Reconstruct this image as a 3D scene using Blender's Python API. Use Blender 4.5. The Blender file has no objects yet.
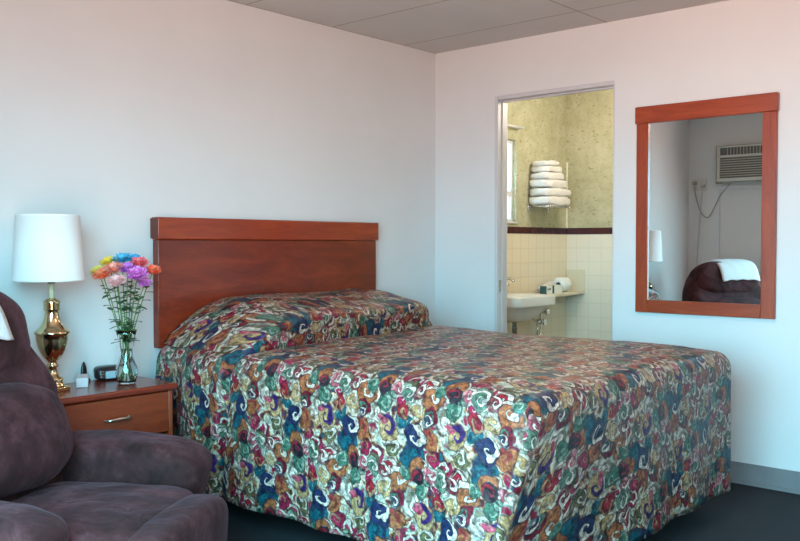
import bpy, bmesh, math, random
from mathutils import Vector, Matrix, noise
R = math.radians
random.seed(7)
scn = bpy.context.scene
COL = scn.collection

# ------------------------------------------------------------ helpers
def sr(r, g, b):
    f = lambda c: (c/255/12.92) if c/255 <= .04045 else ((c/255+.055)/1.055)**2.4
    return (f(r), f(g), f(b), 1)

def mat(name, col, rough=.5, metal=0, **kw):
    m = bpy.data.materials.new(name); m.use_nodes = True
    b = m.node_tree.nodes['Principled BSDF']
    b.inputs['Base Color'].default_value = col
    b.inputs['Roughness'].default_value = rough
    b.inputs['Metallic'].default_value = metal
    for k, v in kw.items():
        b.inputs[k.replace('_', ' ')].default_value = v
    return m

def nt(m):
    t = m.node_tree
    return t, t.nodes, t.links, t.nodes['Principled BSDF']

def noise_node(t, scale, detail=3, rough=.5, vec=None, stretch=None, space='Object'):
    tc = t.nodes.new('ShaderNodeTexCoord'); n = t.nodes.new('ShaderNodeTexNoise')
    n.inputs['Scale'].default_value = scale; n.inputs['Detail'].default_value = detail
    n.inputs['Roughness'].default_value = rough
    src = tc.outputs[space]
    if stretch:
        mp = t.nodes.new('ShaderNodeMapping'); mp.inputs['Scale'].default_value = stretch
        t.links.new(src, mp.inputs['Vector']); src = mp.outputs[0]
    t.links.new(src, n.inputs['Vector'])
    return n

def ramp(t, src, stops):
    r = t.nodes.new('ShaderNodeValToRGB')
    e = r.color_ramp.elements
    while len(e) < len(stops): e.new(.5)
    for el, (p, c) in zip(e, stops): el.position = p; el.color = c
    t.links.new(src, r.inputs[0]); return r

def bump(m, src, strength, dist=.01):
    t, n, l, b = nt(m)
    bp = n.new('ShaderNodeBump'); bp.inputs['Strength'].default_value = strength
    bp.inputs['Distance'].default_value = dist
    l.new(src, bp.inputs['Height']); l.new(bp.outputs[0], b.inputs['Normal'])

def varied(name, c1, c2, scale, rough=.5, detail=4, stretch=None, bmp=0, bdist=.01, metal=0, lo=.35, hi=.65, **kw):
    m = mat(name, c1, rough, metal, **kw); t, n, l, b = nt(m)
    nz = noise_node(t, scale, detail, .55, stretch=stretch)
    r = ramp(t, nz.outputs[0], [(lo, c1), (hi, c2)])
    l.new(r.outputs[0], b.inputs['Base Color'])
    if bmp: bump(m, nz.outputs[0], bmp, bdist)
    return m

def link(name, me, m=None, parent=None, smooth=True):
    o = bpy.data.objects.new(name, me); COL.objects.link(o)
    if m: me.materials.append(m)
    if smooth:
        for p in me.polygons: p.use_smooth = True
    if parent: o.parent = parent
    return o

def done(name, bm, m=None, parent=None, smooth=False, bevel=0, seg=2, sub=0, angle=40):
    bmesh.ops.recalc_face_normals(bm, faces=bm.faces)
    me = bpy.data.meshes.new(name); bm.to_mesh(me); bm.free()
    o = link(name, me, m, parent, smooth)
    if bevel:
        b = o.modifiers.new('bevel', 'BEVEL'); b.width = bevel; b.segments = seg; b.limit_method = 'ANGLE'; b.angle_limit = R(angle)
        b.harden_normals = False
        for p in me.polygons: p.use_smooth = True
        try: me.set_sharp_from_angle(angle=R(50))
        except Exception: pass
    if sub:
        s = o.modifiers.new('sub', 'SUBSURF'); s.levels = s.render_levels = sub
    return o

def tag(o, label=None, cat=None, group=None, kind=None):
    if label: o['label'] = label
    if cat: o['category'] = cat
    if group: o['group'] = group
    if kind: o['kind'] = kind
    return o

def empty(name, loc, rz=0, label=None, cat=None, group=None):
    o = bpy.data.objects.new(name, None); COL.objects.link(o)
    o.location = loc; o.rotation_euler = (0, 0, rz); o.empty_display_size = .1
    return tag(o, label, cat, group)

def box(bm, x0, x1, y0, y1, z0, z1, M=None):
    vs = [bm.verts.new((x, y, z)) for x in (x0, x1) for y in (y0, y1) for z in (z0, z1)]
    if M is not None:
        for v in vs: v.co = M @ v.co
    for f in ((0, 1, 3, 2), (4, 6, 7, 5), (0, 4, 5, 1), (2, 3, 7, 6), (0, 2, 6, 4), (1, 5, 7, 3)):
        bm.faces.new([vs[i] for i in f])
    return vs

def lathe(bm, prof, n=48, c=(0, 0), cap=True):
    rings = []
    for r, z in prof:
        rings.append([bm.verts.new((c[0]+r*math.cos(2*math.pi*k/n), c[1]+r*math.sin(2*math.pi*k/n), z)) for k in range(n)])
    for a, b in zip(rings, rings[1:]):
        for k in range(n):
            bm.faces.new((a[k], a[(k+1) % n], b[(k+1) % n], b[k]))
    if cap:
        if prof[0][0] > 1e-5: bm.faces.new(rings[0][::-1])
        if prof[-1][0] > 1e-5: bm.faces.new(rings[-1])
    return rings

def tube(bm, pts, rad, n=10, cap=True):
    pts = [Vector(p) for p in pts]; rings = []
    rr = rad if isinstance(rad, (list, tuple)) else [rad]*len(pts)
    up = Vector((0, 0, 1))
    for i, p in enumerate(pts):
        d = (pts[min(i+1, len(pts)-1)] - pts[max(i-1, 0)]).normalized()
        a = d.cross(up)
        if a.length < .05: a = d.cross(Vector((1, 0, 0)))
        a.normalize(); b = a.cross(d).normalized()
        rings.append([bm.verts.new(p + rr[i]*(a*math.cos(2*math.pi*k/n)+b*math.sin(2*math.pi*k/n))) for k in range(n)])
    for A, B in zip(rings, rings[1:]):
        for k in range(n): bm.faces.new((A[k], A[(k+1) % n], B[(k+1) % n], B[k]))
    if cap: bm.faces.new(rings[0][::-1]); bm.faces.new(rings[-1])

def spline(pts, n=8):
    P = [Vector(p) for p in pts]; P = [P[0]*2-P[1]] + P + [P[-1]*2-P[-2]]; out = []
    for i in range(1, len(P)-2):
        for k in range(n):
            t = k/n
            out.append(.5*((2*P[i])+(P[i+1]-P[i-1])*t+(2*P[i-1]-5*P[i]+4*P[i+1]-P[i+2])*t*t+(3*P[i]-P[i-1]-3*P[i+1]+P[i+2])*t**3))
    out.append(P[-2]); return out

def pillow(bm, c, h, e=.45, nu=56, nv=36, fn=None, M=None, amp=.0, fr=6, seed=0):
    """rounded cushion: superellipsoid with half sizes h, edge softness e; fn reshapes local -1..1 coords"""
    s = lambda v, p: math.copysign(abs(v)**p, v)
    rows = []
    for j in range(nv+1):
        ph = -math.pi/2 + math.pi*j/nv; row = []
        for i in range(nu):
            th = 2*math.pi*i/nu
            x = s(math.cos(ph), e)*s(math.cos(th), e); y = s(math.cos(ph), e)*s(math.sin(th), e); z = s(math.sin(ph), e)
            v = Vector((x*h[0], y*h[1], z*h[2]))
            if fn: v = Vector(fn(x, y, z, v))
            if amp:
                q = Vector((v.x*fr+seed, v.y*fr, v.z*fr)); v = v + amp*noise.noise_vector(q) + .4*amp*noise.noise_vector(q*2.7)
            v = v + Vector(c)
            if M is not None: v = M @ v
            row.append(v)
        rows.append(row)
    V = []
    for j, row in enumerate(rows):
        if j in (0, nv): V.append([bm.verts.new(sum(row, Vector())/nu)])
        else: V.append([bm.verts.new(v) for v in row])
    for j in range(nv):
        a, b = V[j], V[j+1]
        for i in range(nu):
            k = (i+1) % nu
            if len(a) == 1: bm.faces.new((a[0], b[k], b[i]))
            elif len(b) == 1: bm.faces.new((a[i], a[k], b[0]))
            else: bm.faces.new((a[i], a[k], b[k], b[i]))

def sstep(a, b, x):
    t = max(0, min(1, (x-a)/(b-a))); return t*t*(3-2*t)

# ------------------------------------------------------------ dimensions
H = 2.44
XB, YA, XF, YR = 4.471, 3.623, .48, -2.4       # back wall, left wall, front wall, right wall
DY0, DY1, DZ = 2.352, 3.136, 2.102             # doorway
BX, BY, BY0 = 6.177, 3.66, 1.95                # bathroom

# ------------------------------------------------------------ setting materials
def wall_mat(name, c, fac=.5):
    m = varied(name, c, tuple(x*.965 for x in c[:3])+(1,), 2.2, .85)
    t, n, l, b = nt(m)
    nz = noise_node(t, 180, 2); bump(m, nz.outputs[0], .12, .002)
    return m
M_wall = wall_mat('wall_paint', (.76, .745, .74, 1))
M_white = mat('white_paint', (.72, .72, .73, 1), .45)

M_ceil = mat('ceiling_panel', (.42, .395, .375, 1), .9)
t, n, l, b = nt(M_ceil)
tc = n.new('ShaderNodeTexCoord'); sx = n.new('ShaderNodeSeparateXYZ'); l.new(tc.outputs['Object'], sx.inputs[0])
def seam(out, off, per, w):
    a = n.new('ShaderNodeMath'); a.operation = 'SUBTRACT'; l.new(out, a.inputs[0]); a.inputs[1].default_value = off
    p = n.new('ShaderNodeMath'); p.operation = 'PINGPONG'; l.new(a.outputs[0], p.inputs[0]); p.inputs[1].default_value = per/2
    g = n.new('ShaderNodeMath'); g.operation = 'LESS_THAN'; l.new(p.outputs[0], g.inputs[0]); g.inputs[1].default_value = w
    return g
g1 = seam(sx.outputs['X'], 2.915, .62, .005); g2 = seam(sx.outputs['Y'], 2.40, 1.22, .005)
mx = n.new('ShaderNodeMath'); mx.operation = 'MAXIMUM'; l.new(g1.outputs[0], mx.inputs[0]); l.new(g2.outputs[0], mx.inputs[1])
nz = noise_node(t, 3, 4); r1 = ramp(t, nz.outputs[0], [(.3, (.60, .575, .55, 1)), (.7, (.56, .535, .51, 1))])
mc = n.new('ShaderNodeMix'); mc.data_type = 'RGBA'; l.new(mx.outputs[0], mc.inputs[0]); l.new(r1.outputs[0], mc.inputs[6]); mc.inputs[7].default_value = (.36, .31, .26, 1)
l.new(mc.outputs[2], b.inputs['Base Color'])
bp = n.new('ShaderNodeBump'); bp.invert = True; bp.inputs['Strength'].default_value = .5; bp.inputs['Distance'].default_value = .004
l.new(mx.outputs[0], bp.inputs['Height']); l.new(bp.outputs[0], b.inputs['Normal'])

M_carpet = varied('carpet', (.010, .011, .015, 1), (.022, .023, .03, 1), 260, .95, bmp=.6, bdist=.006)
M_base = varied('vinyl_base', (.20, .185, .195, 1), (.23, .215, .22, 1), 8, .45)

def tile_mat(name, c1, c2, ax):
    m = mat(name, c1, .18); t, n, l, b = nt(m)
    tc = n.new('ShaderNodeTexCoord'); sx = n.new('ShaderNodeSeparateXYZ'); l.new(tc.outputs['Object'], sx.inputs[0])
    gs = []
    for out, off in ((sx.outputs[ax], 0), (sx.outputs['Z'], 1.287-.108*12)):
        a = n.new('ShaderNodeMath'); a.operation = 'SUBTRACT'; l.new(out, a.inputs[0]); a.inputs[1].default_value = off
        p = n.new('ShaderNodeMath'); p.operation = 'PINGPONG'; l.new(a.outputs[0], p.inputs[0]); p.inputs[1].default_value = .054
        mr = n.new('ShaderNodeMapRange'); l.new(p.outputs[0], mr.inputs[0]); mr.inputs[1].default_value = .001; mr.inputs[2].default_value = .0035
        gs.append(mr)
    mn = n.new('ShaderNodeMath'); mn.operation = 'MINIMUM'; l.new(gs[0].outputs[0], mn.inputs[0]); l.new(gs[1].outputs[0], mn.inputs[1])
    mc = n.new('ShaderNodeMix'); mc.data_type = 'RGBA'; l.new(mn.outputs[0], mc.inputs[0]); mc.inputs[6].default_value = c2; mc.inputs[7].default_value = c1
    l.new(mc.outputs[2], b.inputs['Base Color']); bump(m, mn.outputs[0], .5, .002)
    return m
M_tileA = tile_mat('tile_lit_warm', (.80, .70, .53, 1), (.71, .61, .46, 1), 'X')  # warm light on the left wall painted into the tile colour
M_tileB = tile_mat('tile_less_warm', (.80, .74, .63, 1), (.70, .65, .55, 1), 'Y')  # same tile, without the painted warm light
M_maroon = varied('maroon_tile', (.075, .012, .012, 1), (.05, .008, .01, 1), 20, .2)
M_paper = mat('wallpaper', (.40, .38, .2, 1), .8)
t, n, l, b = nt(M_paper)
a = noise_node(t, 9, 6, .7); r1 = ramp(t, a.outputs[0], [(.3, (.40, .385, .235, 1)), (.5, (.49, .47, .31, 1)), (.7, (.57, .55, .40, 1))])
a2 = noise_node(t, 30, 3, .6, stretch=(1, 1, 2.4)); r2 = ramp(t, a2.outputs[0], [(.33, (0, 0, 0, 1)), (.40, (1, 1, 1, 1))])
mc = n.new('ShaderNodeMix'); mc.data_type = 'RGBA'; l.new(r2.outputs[0], mc.inputs[0]); mc.inputs[6].default_value = (.30, .265, .15, 1); l.new(r1.outputs[0], mc.inputs[7])
l.new(mc.outputs[2], b.inputs['Base Color'])

# ------------------------------------------------------------ room shell
def struct(name, boxes, m, bevel=0):
    bm = bmesh.new()
    for q in boxes: box(bm, *q)
    return tag(done(name, bm, m, bevel=bevel), kind='structure')

struct('floor', [(XF-.12, XB, YR, YA, -.1, 0)], M_carpet)
struct('ceiling', [(XF-.12, XB+.11, YR-.1, YA+.1, H, H+.1)], M_ceil)
struct('wall_left', [(XF-.12, XB+.11, YA, YA+.1, 0, H)], M_wall)
struct('wall_back', [(XB, XB+.11, YR, DY0, 0, H), (XB, XB+.11, DY1, YA, 0, H), (XB, XB+.11, DY0, DY1, DZ, H)], M_wall)
OY0, OY1, OZ = -.25, 2.32, 2.2
struct('wall_front', [(XF-.12, XF, OY1, YA, 0, H), (XF-.12, XF, YR, OY0, 0, H), (XF-.12, XF, OY0, OY1, OZ, H)], M_wall)
struct('wall_right', [(XF-.12, XB+.11, YR-.1, YR, 0, H)], wall_mat('bounce_cut_dark', (.12, .085, .06, 1)))  # unseen wall; dark finish invented to cut bounce onto the bed foot

def baseboard(name, a, b_, y0, y1, axis):
    bm = bmesh.new()
    if axis == 'y':
        box(bm, a-.006, a, y0, y1, 0, .108); box(bm, a-.016, a-.006, y0, y1, 0, .018)
    else:
        box(bm, y0, y1, a-.006, a, 0, .108); box(bm, y0, y1, a-.016, a-.006, 0, .018)
    return tag(done(name, bm, M_base, bevel=.002), kind='structure')
baseboard('baseboard_back', XB, 0, YR, DY0, 'y')
baseboard('baseboard_back_corner', XB, 0, DY1+.02, YA-.02, 'y')
baseboard('baseboard_left', YA, 0, XF, XB, 'x')

# doorway frame (pressed white metal jamb, no door leaf in view)
M_jamb = mat('jamb_enamel', (.62, .60, .62, 1), .35)
bm = bmesh.new()
box(bm, XB-.010, XB+.095, DY1-.008, DY1+.012, 0, DZ+.012)       # left jamb
box(bm, XB+.035, XB+.07, DY1-.014, DY1-.008, 0, DZ)              # stop
box(bm, XB-.006, XB+.116, DY0, DY1-.008, DZ-.012, DZ+.012)      # head
box(bm, XB+.035, XB+.07, DY0, DY1-.014, DZ-.022, DZ-.012)
box(bm, XB-.002, XB+.112, DY0-.004, DY0+.006, 0, DZ)            # right jamb
fr = tag(done('door_1', bm, M_jamb, bevel=.004, seg=2), kind='structure')
M_chrome = mat('chrome', (.75, .76, .78, 1), .12, 1)
bm = bmesh.new(); box(bm, XB+.004, XB+.03, DY1-.0105, DY1-.008, .92, .99)
done('strike_plate', bm, M_chrome, fr)

# bathroom shell
WX0, WX1, WZ0, WZ1 = 5.02, 5.46, 1.375, 1.975
def bwall(name, lo, hi, mt):   # wainscot, band, paper as children of one wall object
    return None
bm = bmesh.new(); box(bm, XB+.11, BX+.1, BY, BY+.1, 1.287, WZ0); box(bm, XB+.11, WX0, BY, BY+.1, WZ0, WZ1)
box(bm, WX1, BX+.1, BY, BY+.1, WZ0, WZ1); box(bm, XB+.11, BX+.1, BY, BY+.1, WZ1, H)
w = tag(done('wall_bathroom_left', bm, M_paper), kind='structure')
bm = bmesh.new(); box(bm, XB+.11, BX, BY-.008, BY+.1, 0, 1.287); done('tile_wainscot', bm, M_tileA, w)
bm = bmesh.new(); box(bm, XB+.11, BX, BY-.011, BY, 1.287, 1.338); done('maroon_tile_band', bm, M_maroon, w, bevel=.003)
bm = bmesh.new(); box(bm, BX, BX+.1, BY0-.1, BY, 1.287, H)
w = tag(done('wall_bathroom_back', bm, M_paper), kind='structure')
bm = bmesh.new(); box(bm, BX-.008, BX+.1, BY0, BY-.008, 0, 1.287); done('tile_wainscot', bm, M_tileB, w)
bm = bmesh.new(); box(bm, BX-.011, BX, BY0, BY-.011, 1.287, 1.338); done('maroon_tile_band', bm, M_maroon, w, bevel=.003)
struct('wall_bathroom_right', [(XB+.11, BX, BY0-.1, BY0, 0, H)], M_paper)
struct('floor_bathroom', [(XB, BX, BY0, BY, -.1, -.002)], mat('bath_floor', (.35, .32, .27, 1), .4))
struct('ceiling_bathroom', [(XB+.11, BX+.1, BY0-.1, BY+.1, H, H+.1)], mat('bath_ceiling', (.7, .68, .6, 1), .8))
struct('trim_1', [(BX-.014, BX, BY-.012, BY, 1.338, 1.86)], mat('corner_bead', (.85, .82, .7, 1), .4), .003)

# bathroom window
M_glass = mat('frosted_glass', (.95, .97, 1, 1), .35, Transmission_Weight=1.0)
wr = empty('window_1', (0, 0, 0)); wr['kind'] = 'structure'
bm = bmesh.new(); f = .02
for q in ((WX0, WX0+f, WZ0, WZ1), (WX1-f, WX1, WZ0, WZ1), (WX0+f, WX1-f, WZ0, WZ0+f), (WX0+f, WX1-f, WZ1-f, WZ1), (WX0+f, WX1-f, 1.565, 1.6)):
    box(bm, q[0], q[1], BY+.03, BY+.07, q[2], q[3])
box(bm, WX0-.01, WX1+.01, BY-.012, BY+.03, WZ0-.014, WZ0)
done('window_frame', bm, M_white, wr, bevel=.003)
for z0, z1 in ((WZ0+f, 1.565), (1.6, WZ1-f)):
    bm = bmesh.new(); box(bm, WX0+f, WX1-f, BY+.045, BY+.051, z0, z1); done('window_pane', bm, M_glass, wr)

# ------------------------------------------------------------ wood
def wood(name, c1, c2, c3, stretch, rough=.32, sc=1.0):
    m = mat(name, c1, rough); t, n, l, b = nt(m)
    nz = noise_node(t, 2.2*sc, 6, .6, stretch=stretch)
    nz.inputs['Distortion'].default_value = 1.2
    r = ramp(t, nz.outputs[0], [(.3, c3), (.5, c1), (.7, c2)])
    n2 = noise_node(t, 60, 3, .6, stretch=tuple(s*.5 if s < 2 else s for s in stretch))
    r2 = ramp(t, n2.outputs[0], [(.3, (.82, .82, .82, 1)), (.7, (1.1, 1.1, 1.1, 1))])
    mm = n.new('ShaderNodeMix'); mm.data_type = 'RGBA'; mm.blend_type = 'MULTIPLY'; mm.inputs[0].default_value = 1
    l.new(r.outputs[0], mm.inputs[6]); l.new(r2.outputs[0], mm.inputs[7]); l.new(mm.outputs[2], b.inputs['Base Color'])
    b.inputs['Coat Weight'].default_value = .25; b.inputs['Coat Roughness'].default_value = .2
    return m
CH1, CH2, CH3 = sr(156, 54, 20), sr(172, 66, 26), sr(134, 42, 16)
M_header = wood('cherry_header', CH1, CH2, CH3, (1, 8, 8))
M_panel = wood('cherry_panel', sr(124, 40, 17), sr(146, 52, 23), sr(104, 31, 14), (1, 6, 5))
M_frameV = wood('cherry_upright', sr(158, 62, 30), sr(174, 74, 38), sr(138, 50, 24), (8, 8, 1))
M_frameH = wood('cherry_rail', sr(158, 62, 30), sr(174, 74, 38), sr(138, 50, 24), (8, 1, 8))
M_edge = mat('cherry_edge', sr(96, 40, 30), .4)

# headboard
hb = empty('headboard', (3.105, YA-.03, .72), 0, 'wide cherry wood headboard fixed to the left wall above the bed', 'headboard')
def hbx(*q):
    bm = bmesh.new(); box(bm, *q); return bm
x0, x1 = -.757, .757
done('panel', hbx(x0+.008, x1-.008, -.017, .028, 0, .617-.105), M_panel, hb, bevel=.004)
done('header_board', hbx(x0, x1, -.032, .028, .617-.105, .617), M_header, hb, bevel=.006, seg=3)
o = done('edge_strip', hbx(x0-.004, x0, -.030, .028, .517, .612), M_edge, hb, bevel=.001)

# mirror
mY0, mY1, mz0, mz1 = 1.4657, 2.2116, .843, 1.9475
mr = empty('wall_mirror', (XB, (mY0+mY1)/2, mz0), 0, 'tall rectangular mirror in a cherry wood frame on the back wall', 'mirror')
hw = (mY1-mY0)/2; mh = mz1-mz0
def mbx(*q):
    bm = bmesh.new(); box(bm, *q); return bm
done('stile', mbx(-.026, -.001, -hw+.006, -hw+.074, 0, mh-.09), M_frameV, mr, bevel=.003)
done('stile', mbx(-.026, -.001, hw-.074, hw-.006, 0, mh-.09), M_frameV, mr, bevel=.003)
done('bottom_rail', mbx(-.026, -.001, -hw+.074, hw-.074, 0, .068), M_frameH, mr, bevel=.003)
done('header_rail', mbx(-.034, -.001, -hw, hw, mh-.09, mh), M_frameH, mr, bevel=.004)
done('mirror_glass', mbx(-.014, -.004, -hw+.07, hw-.07, .06, mh-.085), mat('silvered_glass', (.80, .84, .83, 1), .008, 1), mr)
mr.rotation_euler = (0, R(-.0), 0)

# ------------------------------------------------------------ bedspread material
def motif(N, L, P, C, rot, scale, fill_c, fill_a, stroke_c, stroke_a, base):
    def ma(op, a, b=None, c=None, clamp=False):
        q = N.new('ShaderNodeMath'); q.operation = op; q.use_clamp = clamp
        for i, v in enumerate((a, b, c)):
            if v is None: continue
            if isinstance(v, (int, float)): q.inputs[i].default_value = v
            else: L.new(v, q.inputs[i])
        return q.outputs[0]
    X, Y = P
    ey = ma('SUBTRACT', Y, C[1]); row = ma('ROUND', ma('DIVIDE', ey, .296)); dy = ma('MULTIPLY_ADD', row, -.296, ey)
    ex = ma('MULTIPLY_ADD', row, -.155, X); ex = ma('SUBTRACT', ex, C[0])
    k = ma('ROUND', ma('DIVIDE', ex, .31)); dx = ma('MULTIPLY_ADD', k, -.31, ex)
    c = N.new('ShaderNodeCombineXYZ'); L.new(dx, c.inputs[0]); L.new(dy, c.inputs[1])
    m = N.new('ShaderNodeMapping'); m.inputs['Rotation'].default_value = (0, 0, rot); m.inputs['Scale'].default_value = scale; L.new(c.outputs[0], m.inputs['Vector'])
    s2 = N.new('ShaderNodeSeparateXYZ'); L.new(m.outputs[0], s2.inputs[0])
    ln = N.new('ShaderNodeVectorMath'); ln.operation = 'LENGTH'; L.new(m.outputs[0], ln.inputs[0]); r = ln.outputs['Value']
    th = ma('DIVIDE', ma('ARCTAN2', s2.outputs[1], s2.outputs[0]), 2*math.pi)
    lg = ma('DIVIDE', ma('LOGARITHM', ma('MAXIMUM', r, .02), math.e), 2.1)
    band = ma('ABSOLUTE', ma('SUBTRACT', ma('FRACT', ma('SUBTRACT', th, lg)), .5))
    def mix(f, a, col):
        q = N.new('ShaderNodeMix'); q.data_type = 'RGBA'; L.new(f, q.inputs[0]); L.new(a, q.inputs[6]); q.inputs[7].default_value = col
        return q.outputs[2]
    DK = sr(42, 34, 46)
    x = mix(ma('MULTIPLY', ma('MULTIPLY_ADD', r, -9.0, 9.5, clamp=True), fill_a), base, fill_c)
    x = mix(ma('MULTIPLY', ma('MULTIPLY_ADD', ma('ABSOLUTE', ma('SUBTRACT', r, 1.0)), -11, 1.05, clamp=True), .7*fill_a), x, DK)
    inn = ma('MULTIPLY', ma('MULTIPLY_ADD', r, -14, 13.8, clamp=True), ma('MULTIPLY_ADD', r, 14, -1.0, clamp=True))
    x = mix(ma('MULTIPLY', ma('MULTIPLY', ma('MULTIPLY_ADD', band, -26, 6.2, clamp=True), inn), .75*min(1, stroke_a), clamp=True), x, DK)
    x = mix(ma('MULTIPLY', ma('MULTIPLY', ma('MULTIPLY_ADD', band, -26, 4.6, clamp=True), inn), min(1, stroke_a), clamp=True), x, stroke_c)
    return x

C_ = dict(white=sr(204, 188, 172), mint=sr(140, 158, 138), tan=sr(176, 142, 100), teal=sr(18, 84, 96), navy=sr(32, 44, 78),
          purple=sr(58, 34, 94), orange=sr(158, 92, 58), red=sr(150, 34, 48), magenta=sr(150, 34, 66), pink=sr(184, 70, 92),
          burg=sr(112, 24, 42), green=sr(66, 104, 86), olive=sr(98, 92, 62), dark=sr(42, 36, 44), speck=sr(170, 156, 138))
MOTIFS = [
(-1.826,-0.178,0.0460,0,1.0,'white',1.0,'mint',0.5),
(-1.940,-0.142,0.0353,40,1.0,'tan',1.0,'white',0.8),
(-2.120,-0.173,0.0353,0,1.2,'white',1.0,'olive',0.7),
(-1.972,-0.307,0.0518,20,1.0,'teal',1.0,'navy',0.6),
(-2.053,-0.338,0.0295,40,1.0,'olive',1,'white',0.6),
(-1.894,-0.246,0.0365,0,1.1,'orange',1.0,'red',0.6),
(-1.871,-0.302,0.0277,0,1.0,'burg',1.0,'pink',0.7),
(-2.137,-0.333,0.0341,30,1.0,'magenta',1.0,'white',0.95),
(-2.066,-0.287,0.0324,60,1.0,'olive',1.0,'white',0.95),
(-2.008,-0.196,0.0294,0,1.0,'teal',1.0,'mint',0.3),
(-2.095,-0.133,0.0324,100,1.0,'green',1.0,'mint',0.8),
(-2.061,-0.086,0.0294,200,1.0,'green',1.0,'mint',0.8),
(-1.996,-0.061,0.0306,-30,1.0,'olive',1.0,'mint',0.8),
(-2.020,-0.112,0.0264,0,1.0,'magenta',1.0,'white',0.95),
(-1.909,-0.061,0.0365,70,0.8,'red',1.0,'white',0.95),
(-1.879,-0.102,0.0365,60,1.0,'orange',1.0,'white',1.0),
(-1.789,-0.059,0.0341,150,1.0,'orange',1.0,'white',1.0),
(-2.082,-0.218,0.0341,80,1.0,'tan',1.0,'purple',1.2),
(-2.008,-0.159,0.0265,200,1.1,'red',1.0,'tan',0.7),
(-1.958,-0.241,0.0329,120,1.0,'navy',1.0,'white',1.0),
(-1.886,-0.168,0.0306,-60,1.1,'burg',1.0,'green',0.9),
(-1.901,-0.188,0.0176,90,1.0,'navy',0.6,'white',1.0),
(-1.799,-0.195,0.0247,20,0.5,'pink',1.0,'white',0.2),
(-1.980,-0.101,0.0196,60,1.0,'mint',0.5,'white',1.0),
(-2.189,-0.306,0.0277,0,1.0,'magenta',1.0,'tan',0.5),
(-2.198,-0.365,0.0222,90,1.0,'pink',0.7,'white',1.0),
(-2.150,-0.376,0.0234,60,1.0,'green',0.8,'white',1.0),
(-2.099,-0.377,0.0222,100,1.0,'burg',0.7,'white',1.0),
(-2.008,-0.371,0.0265,0,1.1,'green',1.0,'mint',0.8),
(-1.948,-0.375,0.0294,0,1.0,'dark',1.0,'red',0.8)]

def spread_mat():
    m = mat('paisley_spread', (.5, .5, .5, 1), .42)
    t, n, l, b = nt(m)
    uv = n.new('ShaderNodeUVMap'); uv.uv_map = 'UVMap'
    def wob(scale, amt, src):
        nz = n.new('ShaderNodeTexNoise'); nz.inputs['Scale'].default_value = scale; nz.inputs['Detail'].default_value = 1
        l.new(uv.outputs[0], nz.inputs['Vector'])
        a = n.new('ShaderNodeVectorMath'); a.operation = 'SUBTRACT'; l.new(nz.outputs['Color'], a.inputs[0]); a.inputs[1].default_value = (.5, .5, .5)
        q = n.new('ShaderNodeVectorMath'); q.operation = 'MULTIPLY_ADD'; l.new(a.outputs[0], q.inputs[0]); q.inputs[1].default_value = (amt, amt, 0); l.new(src, q.inputs[2])
        return q.outputs[0]
    P = wob(16, .05, uv.outputs[0]); P = wob(46, .016, P)
    bn = n.new('ShaderNodeTexNoise'); bn.inputs['Scale'].default_value = 22; bn.inputs['Detail'].default_value = 4; l.new(P, bn.inputs['Vector'])
    r = ramp(t, bn.outputs[0], [(.34, C_['teal']), (.40, C_['burg']), (.46, C_['tan']), (.52, C_['white']), (.58, C_['mint']), (.64, C_['magenta']), (.70, C_['burg'])])
    cur = r.outputs[0]
    sp_ = n.new('ShaderNodeSeparateXYZ'); l.new(P, sp_.inputs[0]); PXY = (sp_.outputs[0], sp_.outputs[1])
    for (px, py, rad, rot, asp, fc, fa, sc_, sa) in MOTIFS:
        if sa >= 1: rad *= 1.3
        cur = motif(n, l, PXY, (px, py), R(rot), (1/rad, 1/(rad*asp), 0), C_[fc], fa, C_[sc_], sa, cur)
    # fine printed speckle
    sp = n.new('ShaderNodeTexNoise'); sp.inputs['Scale'].default_value = 110; sp.inputs['Detail'].default_value = 2; l.new(uv.outputs[0], sp.inputs['Vector'])
    rs = ramp(t, sp.outputs[0], [(.32, (.45, .42, .45, 1)), (.5, (1, 1, 1, 1)), (.68, (1.5, 1.45, 1.4, 1))])
    s3 = n.new('ShaderNodeTexNoise'); s3.inputs['Scale'].default_value = 44; s3.inputs['Detail'].default_value = 3; l.new(uv.outputs[0], s3.inputs['Vector'])
    r3 = ramp(t, s3.outputs[0], [(.34, (.22, .16, .18, 1)), (.5, (.76, .69, .69, 1)), (.66, (1.15, 1.03, .98, 1))])
    m3 = n.new('ShaderNodeMix'); m3.data_type = 'RGBA'; m3.blend_type = 'MULTIPLY'; m3.inputs[0].default_value = .85
    l.new(cur, m3.inputs[6]); l.new(r3.outputs[0], m3.inputs[7]); cur = m3.outputs[2]
    mm = n.new('ShaderNodeMix'); mm.data_type = 'RGBA'; mm.blend_type = 'MULTIPLY'; mm.inputs[0].default_value = .8
    l.new(cur, mm.inputs[6]); l.new(rs.outputs[0], mm.inputs[7]); l.new(mm.outputs[2], b.inputs['Base Color'])
    qn = n.new('ShaderNodeTexNoise'); qn.inputs['Scale'].default_value = 26; qn.inputs['Detail'].default_value = 2; l.new(uv.outputs[0], qn.inputs['Vector'])
    bump(m, qn.outputs[0], .5, .012)
    b.inputs['Specular IOR Level'].default_value = .35
    return m
M_spread = spread_mat()

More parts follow.
